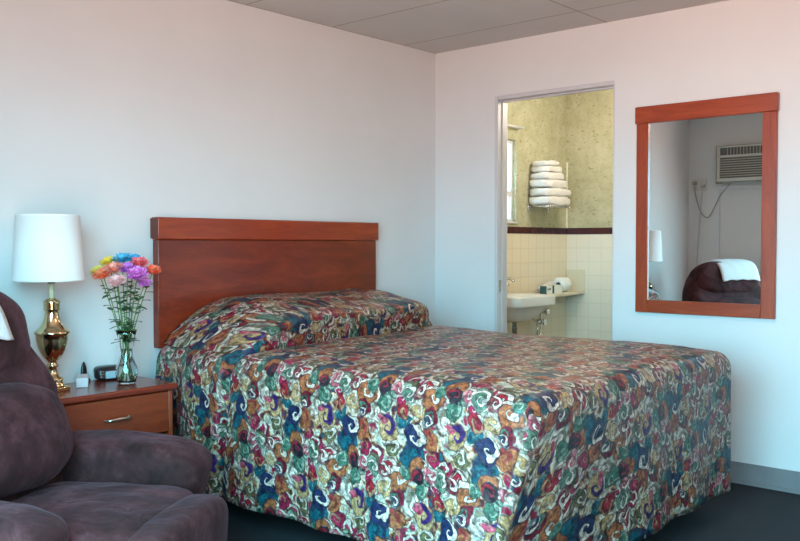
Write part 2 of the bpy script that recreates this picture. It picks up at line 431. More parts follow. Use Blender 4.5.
# ------------------------------------------------------------ bed
BX0, BX1, BY0_, BYH, BT, HEM, RR = 2.305, 3.965, 1.475, 3.572, .752, .125, .075
bed = empty('bed', (3.125, 2.55, 0), 0, 'queen size bed base and mattress hidden under the paisley bedspread', 'bed')
bm = bmesh.new(); box(bm, -.74, .74, -.98, .95, .13, .40); done('box_spring', bm, mat('ticking', (.4, .4, .38, 1), .8), bed, bevel=.03)
bm = bmesh.new(); box(bm, -.74, .74, -.98, .95, .40, .69); done('mattress', bm, mat('mattress_cloth', (.6, .6, .58, 1), .8), bed, bevel=.05, seg=4)
for sx_ in (-.62, .62):
    for sy_ in (-.85, .9):
        bm = bmesh.new(); box(bm, sx_-.03, sx_+.03, sy_-.03, sy_+.03, 0, .13); done('leg', bm, mat('dark_leg', (.02, .02, .02, 1), .5), bed, bevel=.004)

ix0, ix1, iy0 = BX0+RR, BX1-RR, BY0_+RR
def crease_y(x): return 2.985 + (x-2.3)*.13
def top_z(x, y):
    u = (y-crease_y(x)); xm = (BX0+BX1)/2; hw_ = (BX1-BX0)/2
    z = BT
    s = math.sin(math.pi/2*min(1, max(0, x-ix0)/.36))**.8*math.sin(math.pi/2*min(1, max(0, ix1+.03-x)/.24))**.6
    if u > 0:
        v = min(1, u/.34)
        z += .200*s*(1-(1-v)**2.4)**.42 - .02*sstep(.42, .6, u)*s
        z += .010*noise.noise(Vector((x*6, y*9, 3)))*v
    z -= .050*math.exp(-((u+.004)/.030)**2)
    z += .012*noise.noise(Vector((x*2.2, y*2.2, 0))) + .004*noise.noise(Vector((x*9, y*9, 5)))
    # soft crown towards the edges
    z -= .012*sstep(hw_-.28, hw_, abs(x-xm)) + .014*sstep(BY0_+.3, BY0_, y)
    return z

bm = bmesh.new(); uvl = bm.loops.layers.uv.new('UVMap')
ix0, ix1, iy0 = BX0+RR, BX1-RR, BY0_+RR
nx, ny = 76, 230
xs = [ix0+(ix1-ix0)*i/nx for i in range(nx+1)]
ys = [iy0+(BYH-iy0)*j/ny for j in range(ny+1)]
pc = []
for x in xs:
    col_ = [iy0]
    for j in range(ny):
        col_.append(col_[-1]+math.hypot(ys[j+1]-ys[j], top_z(x, ys[j+1])-top_z(x, ys[j])))
    pc.append(col_)
def lap_y(x, y):   # the roll over the pillows bulges forward over its tuck
    s = math.sin(math.pi/2*min(1, max(0, x-ix0)/.20))*math.sin(math.pi/2*min(1, max(0, ix1+.03-x)/.16))
    u = y-crease_y(x)
    return y-.105*s*math.exp(-((u-.055)/.050)**2)
grid = [[bm.verts.new((x, lap_y(x, y), top_z(x, y))) for y in ys] for x in xs]
def quad(vs, uvs):
    try: f = bm.faces.new(vs)
    except ValueError: return
    for lp, u in zip(f.loops, uvs): lp[uvl].uv = u
for i in range(nx):
    for j in range(ny):
        q = ((i, j), (i+1, j), (i+1, j+1), (i, j+1))
        quad([grid[a][c] for a, c in q], [(-pc[a][c], xs[a]-ix0) for a, c in q])
# skirt: perimeter samples (inner vertex, normal dir, side tag)
peri = []
for j in range(ny, -1, -1): peri.append((0, j, (-1, 0), 'L'))
NC = 10
for k in range(1, NC):
    a = math.pi/2*k/NC; peri.append((0, 0, (-math.cos(a), -math.sin(a)), 'LC' if k <= NC//2 else 'FC'))
for i in range(nx+1): peri.append((i, 0, (0, -1), 'F'))
for k in range(1, NC):
    a = math.pi/2*k/NC; peri.append((nx, 0, (math.sin(a), -math.cos(a)), 'FD' if k <= NC//2 else 'RC'))
for j in range(ny+1): peri.append((nx, j, (1, 0), 'R'))
NA, NDn = 7, 26
rows_ = []
arc = []
tot = []
per_s = 0
pos_prev = None
for idx, (i, j, nn, sd) in enumerate(peri):
    base = grid[i][j].co.copy(); x, y = xs[i], ys[j]
    line = [(grid[i][j], 0.0)]
    drop = base.z-RR-HEM
    s_along = (-y if sd in 'L' else 0)
    for k in range(1, NA+1):
        a = math.pi/2*k/NA
        p = Vector((x+nn[0]*RR*math.sin(a), y+nn[1]*RR*math.sin(a), base.z-RR*(1-math.cos(a))))
        line.append([p, RR*a])
    for k in range(1, NDn+1):
        d = drop*k/NDn; f = d/drop
        z = base.z-RR-d
        p = Vector((x+nn[0]*RR, y+nn[1]*RR, z))
        line.append([p, RR*math.pi/2+d])
    # offsets
    for k in range(1, len(line)):
        p, al = line[k]
        f = max(0, (BT-.03-p.z))/(BT-.03-HEM); f = min(1, f)
        off = .012*f + .016*f*noise.noise(Vector((p.x*3.3, p.y*3.3, 7))) + .012*f*math.sin(p.y*17+p.x*15+2*noise.noise(Vector((p.x*2, p.y*2, 1))))
        if sd == 'L':
            yc = crease_y(BX0) + .13*(BT-p.z)
            g = sstep(-.002, .018, y-yc)
            off += g*(.012+.016*math.sin(math.pi*min(1, f*1.2))) + .014*g*math.exp(-((y-yc-.03)/.03)**2) - .040*math.exp(-((y-yc+.008)/.010)**2)*min(1, .5+f)
            p = p+Vector((0, -.022*math.exp(-((y-yc-.018)/.016)**2)*min(1, 3*f), 0))
            off -= .055*sstep(3.12, 3.5, y)
            off += .010*math.exp(-((y-yc-.16)/.06)**2)*f
        if sd == 'R': off = -.045*f+.01*f*math.sin(p.y*17)
        if sd == 'F' and x > ix1-.4: off -= .0*f; p = p+Vector((-.045*f*sstep(ix1-.4, ix1, x), 0, 0))
        q = Vector((p.x+nn[0]*off, p.y+nn[1]*off, p.z))
        # corner flap: foot panel pulled out past the side panel
        e = Vector((-.42, -.03, 0))*f**1.15
        if sd in ('F', 'FC'):
            dist = (x-ix0) if sd == 'F' else 0
            w_ = 1-sstep(0, .62, dist)
            if sd == 'FC':
                kk = (math.degrees(math.atan2(-nn[1], -nn[0]))-45)/45
                w_ = 1.0
            q += e*w_
        elif sd == 'LC':
            kk = math.degrees(math.atan2(-nn[1], -nn[0]))/45   # 0..1
            w_ = sstep(.70, 1.02, kk); q += e*w_ + Vector((.05, .03, 0))*f*math.sin(math.pi*min(1, kk))*(1-w_)
        elif sd in ('FD', 'RC'):
            q += Vector((-.045, .0, 0))*f
        line[k] = [bm.verts.new(q), al]
    rows_.append(line)
Lp = {}
for k in range(NA+NDn+1):
    acc = iy0; Lp[(ny, k)] = acc
    for idx in range(ny-1, -1, -1):
        a_, c_ = rows_[idx][k][0].co, rows_[idx+1][k][0].co
        acc += math.hypot(a_.x-c_.x, a_.y-c_.y); Lp[(idx, k)] = acc
def suv(idx, k, sd):
    i, j, nn, _ = peri[idx]; al = rows_[idx][k][1]; x, y = xs[i], ys[j]
    v = rows_[idx][k][0].co
    y = pc[i][j]
    if sd == 'L': return (-Lp[(idx, k)] if idx <= ny and k else (-y if j else -v.y), -al)
    if sd == 'F': return (-iy0+al, (x-ix0) if _ == 'F' else (v.x-ix0))
    return (-y if _ == 'R' else -v.y, (ix1-ix0)+al)
for idx in range(len(peri)-1):
    s1, s2 = peri[idx][3], peri[idx+1][3]
    sd = 'L' if s1 in ('L', 'LC') and s2 in ('L', 'LC') else ('R' if s2 in ('R', 'RC') and s1 in ('R', 'RC') else 'F')
    a, b_ = rows_[idx], rows_[idx+1]
    for k in range(len(a)-1):
        va, vb, vc, vd = a[k][0], a[k+1][0], b_[k+1][0], b_[k][0]
        if va is vd:
            quad([va, vb, vc], [suv(idx, k, sd), suv(idx, k+1, sd), suv(idx+1, k+1, sd)])
        else:
            quad([va, vb, vc, vd], [suv(idx, k, sd), suv(idx, k+1, sd), suv(idx+1, k+1, sd), suv(idx+1, k, sd)])
bs = done('bedspread', bm, M_spread, None, smooth=True)
so = bs.modifiers.new('thick', 'SOLIDIFY'); so.thickness = .008; so.offset = -1
tag(bs, 'multicoloured paisley swirl bedspread draped over the bed and its pillows', 'bedspread')

# ------------------------------------------------------------ nightstand
M_nst = wood('nightstand_top', sr(128, 42, 24), sr(146, 54, 30), sr(108, 34, 20), (1, 5, 8), .25)
M_nsf = wood('nightstand_front', sr(142, 54, 26), sr(158, 66, 34), sr(124, 44, 20), (1, 6, 5), .35)
NX0, NX1, NY0, NY1, NZ = 1.66, 2.235, 3.245, 3.605, .608
ns = empty('nightstand', ((NX0+NX1)/2, (NY0+NY1)/2, 0), 0, 'cherry wood nightstand with one drawer between the recliner and the bed', 'nightstand')
hx, hy = (NX1-NX0)/2, (NY1-NY0)/2
def nb(name, m, qs, bev=.003, parent=ns):
    bm = bmesh.new()
    for q in qs: box(bm, *q)
    return done(name, bm, m, parent, bevel=bev)
nb('top', M_nst, [(-hx, hx, -hy, hy, NZ-.028, NZ)], .008)
i_ = .018
nb('side_panel', M_frameV, [(-hx+i_, -hx+i_+.02, -hy+i_, hy, 0, NZ-.028)])
nb('side_panel', M_frameV, [(hx-i_-.02, hx-i_, -hy+i_, hy, 0, NZ-.028)])
nb('back_panel', M_panel, [(-hx+i_+.02, hx-i_-.02, hy-.012, hy, .04, NZ-.028)])
nb('shelf', M_nsf, [(-hx+i_+.02, hx-i_-.02, -hy+i_+.01, hy-.012, .36, .378)])
nb('shelf', M_nsf, [(-hx+i_+.02, hx-i_-.02, -hy+i_+.01, hy-.012, .06, .08)])
dr = nb('drawer', M_nsf, [(-hx+i_+.022, hx-i_-.022, -hy+.014, -hy+.032, .402, NZ-.032), (-hx+i_+.04, hx-i_-.04, -hy+.032, hy-.04, .41, NZ-.06)], .003)
M_pewter = mat('brushed_nickel', (.62, .58, .52, 1), .28, 1)
bm = bmesh.new()
tube(bm, spline([(-.058, -hy+.015, .492), (-.05, -hy-.004, .492), (-.03, -hy-.012, .494), (0, -hy-.015, .496), (.03, -hy-.012, .494), (.05, -hy-.004, .492), (.058, -hy+.015, .492)], 5),
     [.0035+.003*math.sin(math.pi*k/30) for k in range(31)], 10)
for s_ in (-1, 1): lathe(bm, [(.009, 0), (.009, .003), (.005, .006)], 14)
bm2 = bm
o = done('handle', bm, M_pewter, dr, smooth=True)
# remove stray rosettes at origin: flatten them onto the drawer front
for v in o.data.vertices:
    if abs(v.co.z) < .02 and v.co.y > -.05:
        v.co = Vector((.054 if v.index % 2 else .054, -hy+.016, .492))+Vector((v.co.x*.9, -v.co.z, v.co.y*.9))

# ------------------------------------------------------------ lamp
M_brass = mat('polished_brass', (.72, .58, .34, 1), .15, 1)
M_shade = mat('lamp_shade_fabric', (.86, .85, .84, 1), .8, Transmission_Weight=0)
M_ivory = mat('ivory_tube', (.72, .66, .42, 1), .4)
lamp = empty('table_lamp', (1.770, 3.452, NZ), R(20), 'brass urn table lamp with a white drum shade on the nightstand', 'lamp')
bm = bmesh.new()
box(bm, -.050, .050, -.050, .050, 0, .018); 
done('base', bm, M_brass, lamp, bevel=.004, seg=2)
bm = bmesh.new()
prof = [(.050, .018), (.050, .026), (.044, .032), (.040, .038), (.043, .046), (.040, .054), (.028, .062), (.021, .075), (.017, .088), (.021, .098), (.025, .104), (.022, .110),
        (.017, .116), (.020, .124), (.028, .132), (.040, .148), (.051, .168), (.058, .190), (.062, .212), (.064, .232), (.069, .236), (.070, .242), (.066, .247), (.060, .252), (.048, .264), (.038, .280),
        (.031, .300), (.028, .318), (.026, .328), (.030, .332), (.033, .338), (.030, .345), (.033, .351), (.031, .358), (.034, .365), (.030, .372), (.018, .378), (.010, .382)]
lathe(bm, prof, 56); done('urn_body', bm, M_brass, lamp, smooth=True)
bm = bmesh.new(); lathe(bm, [(.0105, .380), (.0105, .442)], 20); done('candle_sleeve', bm, M_ivory, lamp, smooth=True)
bm = bmesh.new(); lathe(bm, [(.014, .442), (.016, .446), (.016, .50), (.012, .51)], 20)
tube(bm, spline([(0, 0, .50), (.06, 0, .55), (.07, 0, .62), (.02, 0, .70), (0, 0, .715)], 6), .002, 6)
tube(bm, spline([(0, 0, .50), (-.06, 0, .55), (-.07, 0, .62), (-.02, 0, .70), (0, 0, .715)], 6), .002, 6)
done('socket_and_harp', bm, mat('dark_bronze', (.07, .045, .03, 1), .4, .8), lamp, smooth=True)
bm = bmesh.new()
z0, z1, r0, r1_ = .452, .722, .138, .122
lathe(bm, [(r0-.002, z0), (r0, z0), (r0+.0008, z0+.008), (r0-.0005, z0+.009), (r1_+.001, z1-.009), (r1_+.002, z1-.008), (r1_+.001, z1), (r1_-.002, z1), (r1_-.003, z1-.01), (r0-.003, z0+.01), (r0-.002, z0)], 72, cap=False)
sh = done('lamp_shade', bm, M_shade, lamp, smooth=True); sh.location = (-.011, .004, 0)

# ------------------------------------------------------------ vase and flowers
VX, VY = 2.078, 3.40
M_vglass = mat('clear_glass', (.97, 1, .99, 1), .02, Transmission_Weight=1.0, IOR=1.45)
vase = empty('flower_vase', (VX, VY, NZ), 0, 'clear pinched glass vase of water holding the bouquet on the nightstand', 'vase')
bm = bmesh.new()
outer = [(.034, 0), (.037, .003), (.041, .02), (.046, .038), (.0475, .052), (.044, .07), (.036, .09), (.029, .112), (.0265, .13), (.028, .15), (.033, .18), (.039, .21), (.0445, .232)]
inner = [(r-.0028, z) for r, z in outer[::-1] if z > .012] + [(.036, .014), (.02, .010), (.0005, .010)]
rings = lathe(bm, [(.0005, 0)]+outer+inner, 40, cap=True)
# fluted glass
for v in bm.verts:
    rr_ = math.hypot(v.co.x, v.co.y)
    if rr_ > .01:
        a = math.atan2(v.co.y, v.co.x); k = 1+.02*math.cos(10*a)*(1 if v.co.z < .1 else .4); v.co.x *= k; v.co.y *= k
done('vase_body', bm, M_vglass, vase, smooth=True)
bm = bmesh.new()
wp = [(.0005, .0115)] + [(r-.0042, max(z, .0118)) for r, z in outer if .0 <= z <= .151 and z > .003]
wp = [(.0005, .0118), (.03, .0118), (.0355, .022), (.041, .038), (.0425, .052), (.039, .07), (.031, .09), (.0245, .112), (.022, .13), (.0235, .15), (.0005, .15)]
lathe(bm, wp, 36); done('water', bm, mat('water', (.93, 1, .97, 1), .0, Transmission_Weight=1.0, IOR=1.33), vase, smooth=True)

rv = Vector((.66, -.751, 0)); fv = Vector((.751, .66, 0))
def bloom_mesh(bm, c, nrm, rad, seed):
    rnd = random.Random(seed); nrm = nrm.normalized()
    a = nrm.cross(Vector((0, 0, 1)) if abs(nrm.z) < .9 else Vector((1, 0, 0))).normalized(); b = nrm.cross(a)
    layers = [(22, 1.0, .12), (20, .88, .42), (16, .70, .78), (12, .5, 1.1), (8, .3, 1.35)]
    for cnt, L_, el in layers:
        for k in range(cnt):
            th = 2*math.pi*(k+rnd.random()*.6)/cnt; e = el+rnd.uniform(-.12, .12); ll = rad*L_*rnd.uniform(.88, 1.08)
            d = (a*math.cos(th)+b*math.sin(th)); side = (nrm.cross(d)).normalized()
            w = rad*.12
            pts = []
            for tt, ww in ((.08, .5), (.4, 1), (.75, 1.05), (1, .25)):
                ee = e+.25*tt
                p = c + d*(ll*tt*math.cos(ee)) + nrm*(ll*tt*math.sin(ee))*.8
                lift = nrm*(w*.35)
                pts.append((bm.verts.new(p-side*w*ww+lift), bm.verts.new(p), bm.verts.new(p+side*w*ww+lift)))
            for p0, p1 in zip(pts, pts[1:]):
                bm.faces.new((p0[0], p0[1], p1[1], p1[0])); bm.faces.new((p0[1], p0[2], p1[2], p1[1]))
def petal_mat(name, c1, c2, rad):
    m = mat(name, c1, .6, Subsurface_Weight=0); t, n, l, b = nt(m)
    nz = noise_node(t, 90, 3); r = ramp(t, nz.outputs[0], [(.38, c1), (.66, c2)]); l.new(r.outputs[0], b.inputs['Base Color']); return m
WH = sr(240, 222, 226)
FL = [ # px dx, px y, depth, radius px, colours, word
 (97, 272, .00, 6.5, sr(232, 214, 70), sr(236, 226, 150), 'pale yellow', 'farthest left in the bouquet'),
 (107, 264, .02, 7.5, sr(238, 196, 30), sr(240, 214, 90), 'golden yellow', 'at the upper left of the bouquet'),
 (119, 261, .03, 8, sr(30, 150, 205), sr(110, 200, 225), 'sky blue', 'at the top of the bouquet'),
 (129, 261, .05, 7, sr(20, 140, 200), sr(90, 190, 220), 'deeper blue', 'at the top right of the bouquet'),
 (104, 276, -.03, 8, sr(248, 88, 24), sr(250, 176, 140), 'orange', 'at the lower left of the bouquet'),
 (115, 270, -.02, 8, sr(244, 96, 60), sr(250, 214, 200), 'coral', 'in the middle of the bouquet'),
 (120, 283, -.05, 7.5, sr(240, 150, 140), WH, 'pale pink', 'lowest at the front of the bouquet'),
 (128, 270, -.02, 7, sr(180, 70, 190), sr(214, 150, 220), 'lilac', 'right of centre in the bouquet'),
 (140, 276, -.045, 9, sr(206, 60, 180), sr(236, 170, 226), 'magenta', 'at the front right of the bouquet'),
 (137, 265, .015, 8, sr(226, 60, 80), sr(240, 140, 140), 'rose red', 'at the upper right of the bouquet'),
 (145, 284, -.02, 6, sr(200, 80, 180), sr(230, 160, 220), 'mauve', 'lowest at the right of the bouquet'),
 (151, 272, .01, 7, sr(240, 66, 34), sr(246, 150, 110), 'red orange', 'farthest right in the bouquet'),
]
M_stem = varied('stem_green', sr(70, 110, 52), sr(110, 145, 80), 40, .5)
M_leaf = varied('leaf_green', sr(38, 70, 44), sr(66, 104, 60), 30, .5)
PX = .00424
for k, (px, py, dep, rp, c1, c2, word, place) in enumerate(FL):
    sc_ = 1+dep/3.74
    c = Vector((VX, VY, 0)) + rv*((px-124.8)*PX*sc_) + fv*dep; c.z = 1.21-(py-243.8)*PX*sc_
    rad = rp*PX*1.45
    nrm = (c-Vector((VX, VY, .72))).normalized()*.7 + Vector((0, 0, .25)) - fv*.55
    root = empty('chrysanthemum', (VX, VY, NZ+.012), 0, '%s dyed chrysanthemum %s' % (word, place), 'flower', 'dyed chrysanthemums in the vase')
    O = Vector(root.location)
    ang = 2*math.pi*k/len(FL); foot = Vector((VX+.026*math.cos(ang), VY+.026*math.sin(ang), NZ+.016))
    out = (c-Vector((VX, VY, c.z))); neck = Vector((VX, VY, NZ+.125))+Vector((-math.cos(ang)*.012, -math.sin(ang)*.012, 0))+out*.06
    rim = Vector((VX, VY, NZ+.228))+out*.28
    pts = spline([foot-O, neck-O, rim-O, (rim*.45+c*.55)-O+Vector((0, 0, .01)), c-O-nrm.normalized()*.008], 7)
    bm = bmesh.new(); tube(bm, pts, .0021, 8); done('stem', bm, M_stem, root, smooth=True)
    bm = bmesh.new(); bloom_mesh(bm, c-O, nrm, rad, k); pillow(bm, c-O+nrm.normalized()*rad*.05, (rad*.3,)*3, 1, 14, 8)
    done('bloom', bm, petal_mat('petal_'+word.replace(' ', '_'), c1, c2, rad), root, smooth=True)
    for q in range(11):
        i0 = int(len(pts)*(.40+.045*q)); i0 = min(i0, len(pts)-2); p = pts[i0]
        a = random.uniform(0, 6.28); d = Vector((math.cos(a), math.sin(a), random.uniform(-.2, .7))).normalized(); sd_ = d.cross(Vector((0, 0, 1))).normalized()
        L_ = random.uniform(.030, .056)
        bm = bmesh.new(); prev = None
        for tt, ww in ((0, .12), (.25, .8), (.5, 1), (.75, .6), (1, .05)):
            c0 = p+d*L_*tt+Vector((0, 0, -.008*tt*tt)); w = .013*ww
            cur = [bm.verts.new(c0-sd_*w+Vector((0, 0, .002))), bm.verts.new(c0), bm.verts.new(c0+sd_*w+Vector((0, 0, .002)))]
            if prev:
                for z_ in (0, 1): bm.faces.new((prev[z_], prev[z_+1], cur[z_+1], cur[z_]))
            prev = cur
        lo_ = done('leaf', bm, M_leaf, root, smooth=True); s5 = lo_.modifiers.new('s', 'SOLIDIFY'); s5.thickness = .0006

# ------------------------------------------------------------ small things on the nightstand
M_black = mat('black_plastic', (.012, .013, .016, 1), .3)
ck = empty('clock_radio', (2.088, 3.560, NZ), R(-8), 'black bedside clock radio with a bluish display behind the vase', 'clock radio')
bm = bmesh.new(); pillow(bm, (0, 0, .031), (.062, .036, .031), .5, 40, 20, fn=lambda x, y, z, v: (v.x, v.y+.012*(z > 0)*z, v.z))
done('case', bm, M_black, ck, smooth=True)
bm = bmesh.new(); box(bm, -.030, .050, -.039, -.034, .010, .042); done('display', bm, mat('lcd', (.35, .47, .52, 1), .15), ck, bevel=.002)
bm = bmesh.new()
for q in range(3): box(bm, -.052, -.036, -.0385, -.034, .014+.012*q, .021+.012*q)
done('button', bm, M_pewter, ck, bevel=.001)
bm = bmesh.new(); box(bm, -.024, .024, -.068, .068, 0, .040); o = done('tissue_box', bm, varied('white_card', (.62, .58, .62, 1), (.68, .64, .66, 1), 30, .6), bevel=.003)
o.location = (1.925, 3.495, NZ); o.rotation_euler = (0, 0, R(-30)); o.name = 'card_box'
tag(o, 'long low white box between the lamp base and the clock radio', 'box')
ph = empty('charger_stand', (1.985, 3.592, NZ), R(10), 'small pointed black stand behind the low white box', 'stand')
bm = bmesh.new(); pillow(bm, (0, 0, .006), (.024, .022, .006), .4, 30, 10); done('foot', bm, M_black, ph, smooth=True)
bm = bmesh.new(); lathe(bm, [(.017, .008), (.016, .03), (.013, .06), (.008, .078), (.003, .086)], 24)
for v in bm.verts: v.co.y *= .6
done('upright', bm, M_black, ph, smooth=True)

# ------------------------------------------------------------ recliner
M_suede = mat('brown_suede', (.05, .03, .03, 1), .85)
t, n, l, b = nt(M_suede)
a = noise_node(t, 5.5, 6, .72); a.inputs['Distortion'].default_value = .3
r = ramp(t, a.outputs[0], [(.34, sr(38, 18, 17)), (.5, sr(60, 30, 31)), (.66, sr(88, 50, 54))])
l.new(r.outputs[0], b.inputs['Base Color'])
b.inputs['Specular IOR Level'].default_value = .2; b.inputs['Sheen Weight'].default_value = .16; b.inputs['Sheen Roughness'].default_value = .4; b.inputs['Sheen Tint'].default_value = sr(190, 150, 165)
a3 = noise_node(t, 3.5, 3, .5, stretch=(1, 1, 1)); a3.inputs['Distortion'].default_value = 2.0
bump(M_suede, a3.outputs[0], .5, .035)
CF = R(-60)
rc = empty('recliner', (1.326, 2.755, 0), CF, 'overstuffed brown suede recliner chair in front of the nightstand', 'armchair')
def cush(name, c, h, e=.5, fn=None, Mx=None, amp=.006, fr=5, seed=0, parent=rc, nu=72, nv=44):
    bm = bmesh.new(); pillow(bm, c, h, e, nu, nv, fn, Mx, amp, fr, seed); return done(name, bm, M_suede, parent, smooth=True)
# base under everything
cush('base', (-.02, 0, .155), (.44, .40, .135), .35, seed=1)
cush('seat_cushion', (.10, 0, .285), (.42, .295, .10), .5, fn=lambda x, y, z, v: (v.x, v.y, v.z+.018*(1-x*x)*(z > 0)+.022*x), seed=2, amp=.010, fr=6)
cush('footrest', (.50, 0, .215), (.085, .31, .175), .55, seed=3, fn=lambda x, y, z, v: (v.x+.02*z, v.y, v.z))
for s_ in (1, -1):
    def armfn(x, y, z, v, s_=s_):
        w_ = 1+.10*(z > 0)*z - .04*abs(x)**3
        drop_ = -.03*abs(x)**4*(z > 0)*z - .008*(x > 0)*x
        return (v.x+.02*z*(x > 0), v.y*w_ + s_*.015*(z > 0)*z, v.z+drop_)
    ar = cush('arm', (.07 if s_ > 0 else .03, s_*.40, .392 if s_ > 0 else .375), (.36 if s_ > 0 else .33, .125, .125), .52, fn=armfn, seed=4+s_, amp=.009)
    cush('arm_side_panel', (.05, s_*.405, .185), (.36, .095, .165), .38, seed=8+s_, parent=ar, amp=.004)
Lean = Matrix.Translation((-.135, 0, .36)) @ Matrix.Rotation(R(-19), 4, 'Y')
def backfn(x, y, z, v):
    wv = 1 - .20*(z > .1)*(z-.1) - .03*z*z
    bul = .02*math.cos(z*5.5)*(x > 0)
    return (v.x+bul, v.y*wv, v.z-.05*abs(y)**3*(z > 0)*z)
bk = cush('backrest', (0, 0, .32), (.12, .415, .385), .5, fn=backfn, Mx=Lean, seed=20, amp=.010, fr=4, nu=96, nv=60)
cush('head_pillow', (.045, 0, .555), (.12, .325, .155), .62, Mx=Lean, seed=21, amp=.010, fr=5, parent=bk)
cush('lumbar_pillow', (.10, 0, .19), (.125, .31, .175), .68, Mx=Lean, seed=22, amp=.012, fr=5, parent=bk)
# white cloth over the top of the back
def cloth_strip(w, path, m, name):
    bm = bmesh.new(); P = spline(path, 6); cols = 16; prev = None
    for k, p in enumerate(P):
        row = [bm.verts.new((p.x, -w/2+w*c_/cols, p.z+.003*math.sin(c_*1.3+k*.4)-.012*abs(c_/cols*2-1)**3)) for c_ in range(cols+1)]
        if prev:
            for c_ in range(cols): bm.faces.new((prev[c_], prev[c_+1], row[c_+1], row[c_]))
        prev = row
    o = done(name, bm, m, None, smooth=True); s_ = o.modifiers.new('s', 'SOLIDIFY'); s_.thickness = .006; s_.offset = 1
    return o
cl = cloth_strip(.39, [Lean @ Vector((x, 0, z)) for x, z in ((-.142, .50), (-.142, .61), (-.118, .708), (-.04, .738), (.06, .732), (.13, .695), (.170, .625), (.178, .51))],
                 varied('white_terry', (.80, .82, .83, 1), (.70, .72, .74, 1), 120, .9, bmp=.3, bdist=.003), 'headrest_cloth')
cl.location = Vector(rc.location)+Vector((-math.sin(CF), math.cos(CF), 0))*-.075; cl.rotation_euler = (0, 0, CF)
tag(cl, 'white cloth draped over the top of the brown recliner back', 'cloth')

# ------------------------------------------------------------ front wall things (seen in the mirror)
AY0, AY1, AZ0, AZ1 = 2.60, 3.29, 1.80, 2.13
M_beige = mat('aged_beige_plastic', (.50, .49, .43, 1), .5)
ac = empty('air_conditioner', (XF, (AY0+AY1)/2, AZ0), 0, 'beige through-wall air conditioner high on the front wall, seen in the mirror', 'air conditioner')
ah = (AY1-AY0)/2; H2 = AZ1-AZ0
def ab(name, m, qs, bev=.003, parent=ac):
    bm = bmesh.new()
    for q in qs: box(bm, *q)
    return done(name, bm, m, parent, bevel=bev)
ab('housing', M_beige, [(.001, .15, -ah, ah, -.0, H2)], .006)
ab('wall_sleeve', mat('sleeve_shadow_tone', (.36, .32, .25, 1), .6), [(0.001, .03, ah, ah+.055, -.01, H2+.02), (0.001, .03, -ah-.055, -ah, -.01, H2+.02), (0.001, .03, -ah, ah, H2, H2+.02)])  # beige cover frame, darkened to paint in its shadow side
ab('front_bezel', mat('pale_bezel', (.62, .61, .56, 1), .45), [(.15, .165, -ah+.01, ah-.01, .0, .03), (.15, .165, -ah+.01, ah-.01, .225, .245), (.15, .165, -ah+.01, ah-.01, H2-.015, H2), (.15, .165, ah-.035, ah-.01, .03, H2-.015), (.15, .165, -ah+.01, -ah+.19, .03, .225)])
ab('grille', mat('grey_grille', (.14, .14, .13, 1), .6), [(.15, .154, -ah+.19, ah-.035, .03, .225), (.15, .154, -ah+.01, ah-.035, .245, H2-.015)])
ab('louvres', M_beige, [(.154, .162, -ah+.19, ah-.035, .045+.022*k, .053+.022*k) for k in range(9)] + [(.154, .162, -ah+.01+.03*k, -ah+.016+.03*k, .245, H2-.015) for k in range(20)], .001)
for kz in (.16, .08):
    bm = bmesh.new(); lathe(bm, [(.022, 0), (.02, .015), (.0005, .016)], 20); o = done('knob', bm, mat('dark_knob', (.1, .1, .1, 1), .4), ac, smooth=True)
    o.rotation_euler = (0, R(90), 0); o.location = (.165, -ah+.07, kz)
bm = bmesh.new()
for k, (yy, zz) in enumerate(((3.555, 1.79), (3.475, 1.79))):
    box(bm, XF+.0005, XF+.008, yy-.035, yy+.035, zz-.058, zz+.058)
o = done('outlet_plate', bm, mat('outlet_ivory', (.66, .65, .6, 1), .4), bevel=.003); tag(o, 'double ivory outlet plate near the corner of the front wall, seen in the mirror', 'outlet')
bm = bmesh.new(); box(bm, XF+.009, XF+.04, 3.54, 3.57, 1.79, 1.82)
tube(bm, spline([(XF+.03, 3.555, 1.79), (XF+.03, 3.54, 1.68), (XF+.02, 3.49, 1.52), (XF+.02, 3.42, 1.47), (XF+.02, 3.36, 1.56), (XF+.02, 3.30, 1.68), (XF+.03, 3.20, 1.79)], 8), .006, 8)
o = done('power_cord', bm, mat('cord_grey', (.40, .39, .37, 1), .5), smooth=True); tag(o, 'grey power cord sagging from the air conditioner to the outlet', 'cord')
bm = bmesh.new(); box(bm, XF+.009, XF+.03, 3.46, 3.49, 1.76, 1.79)
tube(bm, spline([(XF+.02, 3.475, 1.77), (XF+.016, 3.50, 1.5), (XF+.014, 3.53, 1.0), (XF+.014, 3.54, .5), (XF+.014, 3.545, .12)], 6), .004, 8)
o = done('lamp_cord', bm, mat('cord_pale', (.55, .54, .5, 1), .5), smooth=True); tag(o, 'thin pale cord running down the front wall beside the corner', 'cord')
struct('trim_2', [(XF, XF+.015, 3.31, 3.345, .3, 1.76), (XF, XF+.02, 2.36, 3.345, 1.735, 1.765)], M_white, .003)

# ------------------------------------------------------------ bathroom fittings
M_por = mat('porcelain', (.72, .70, .66, 1), .12)
sk = empty('wall_sink', (5.13, 3.45, .856), 0, 'white porcelain wall sink in the bathroom beyond the doorway', 'sink')
bm = bmesh.new()
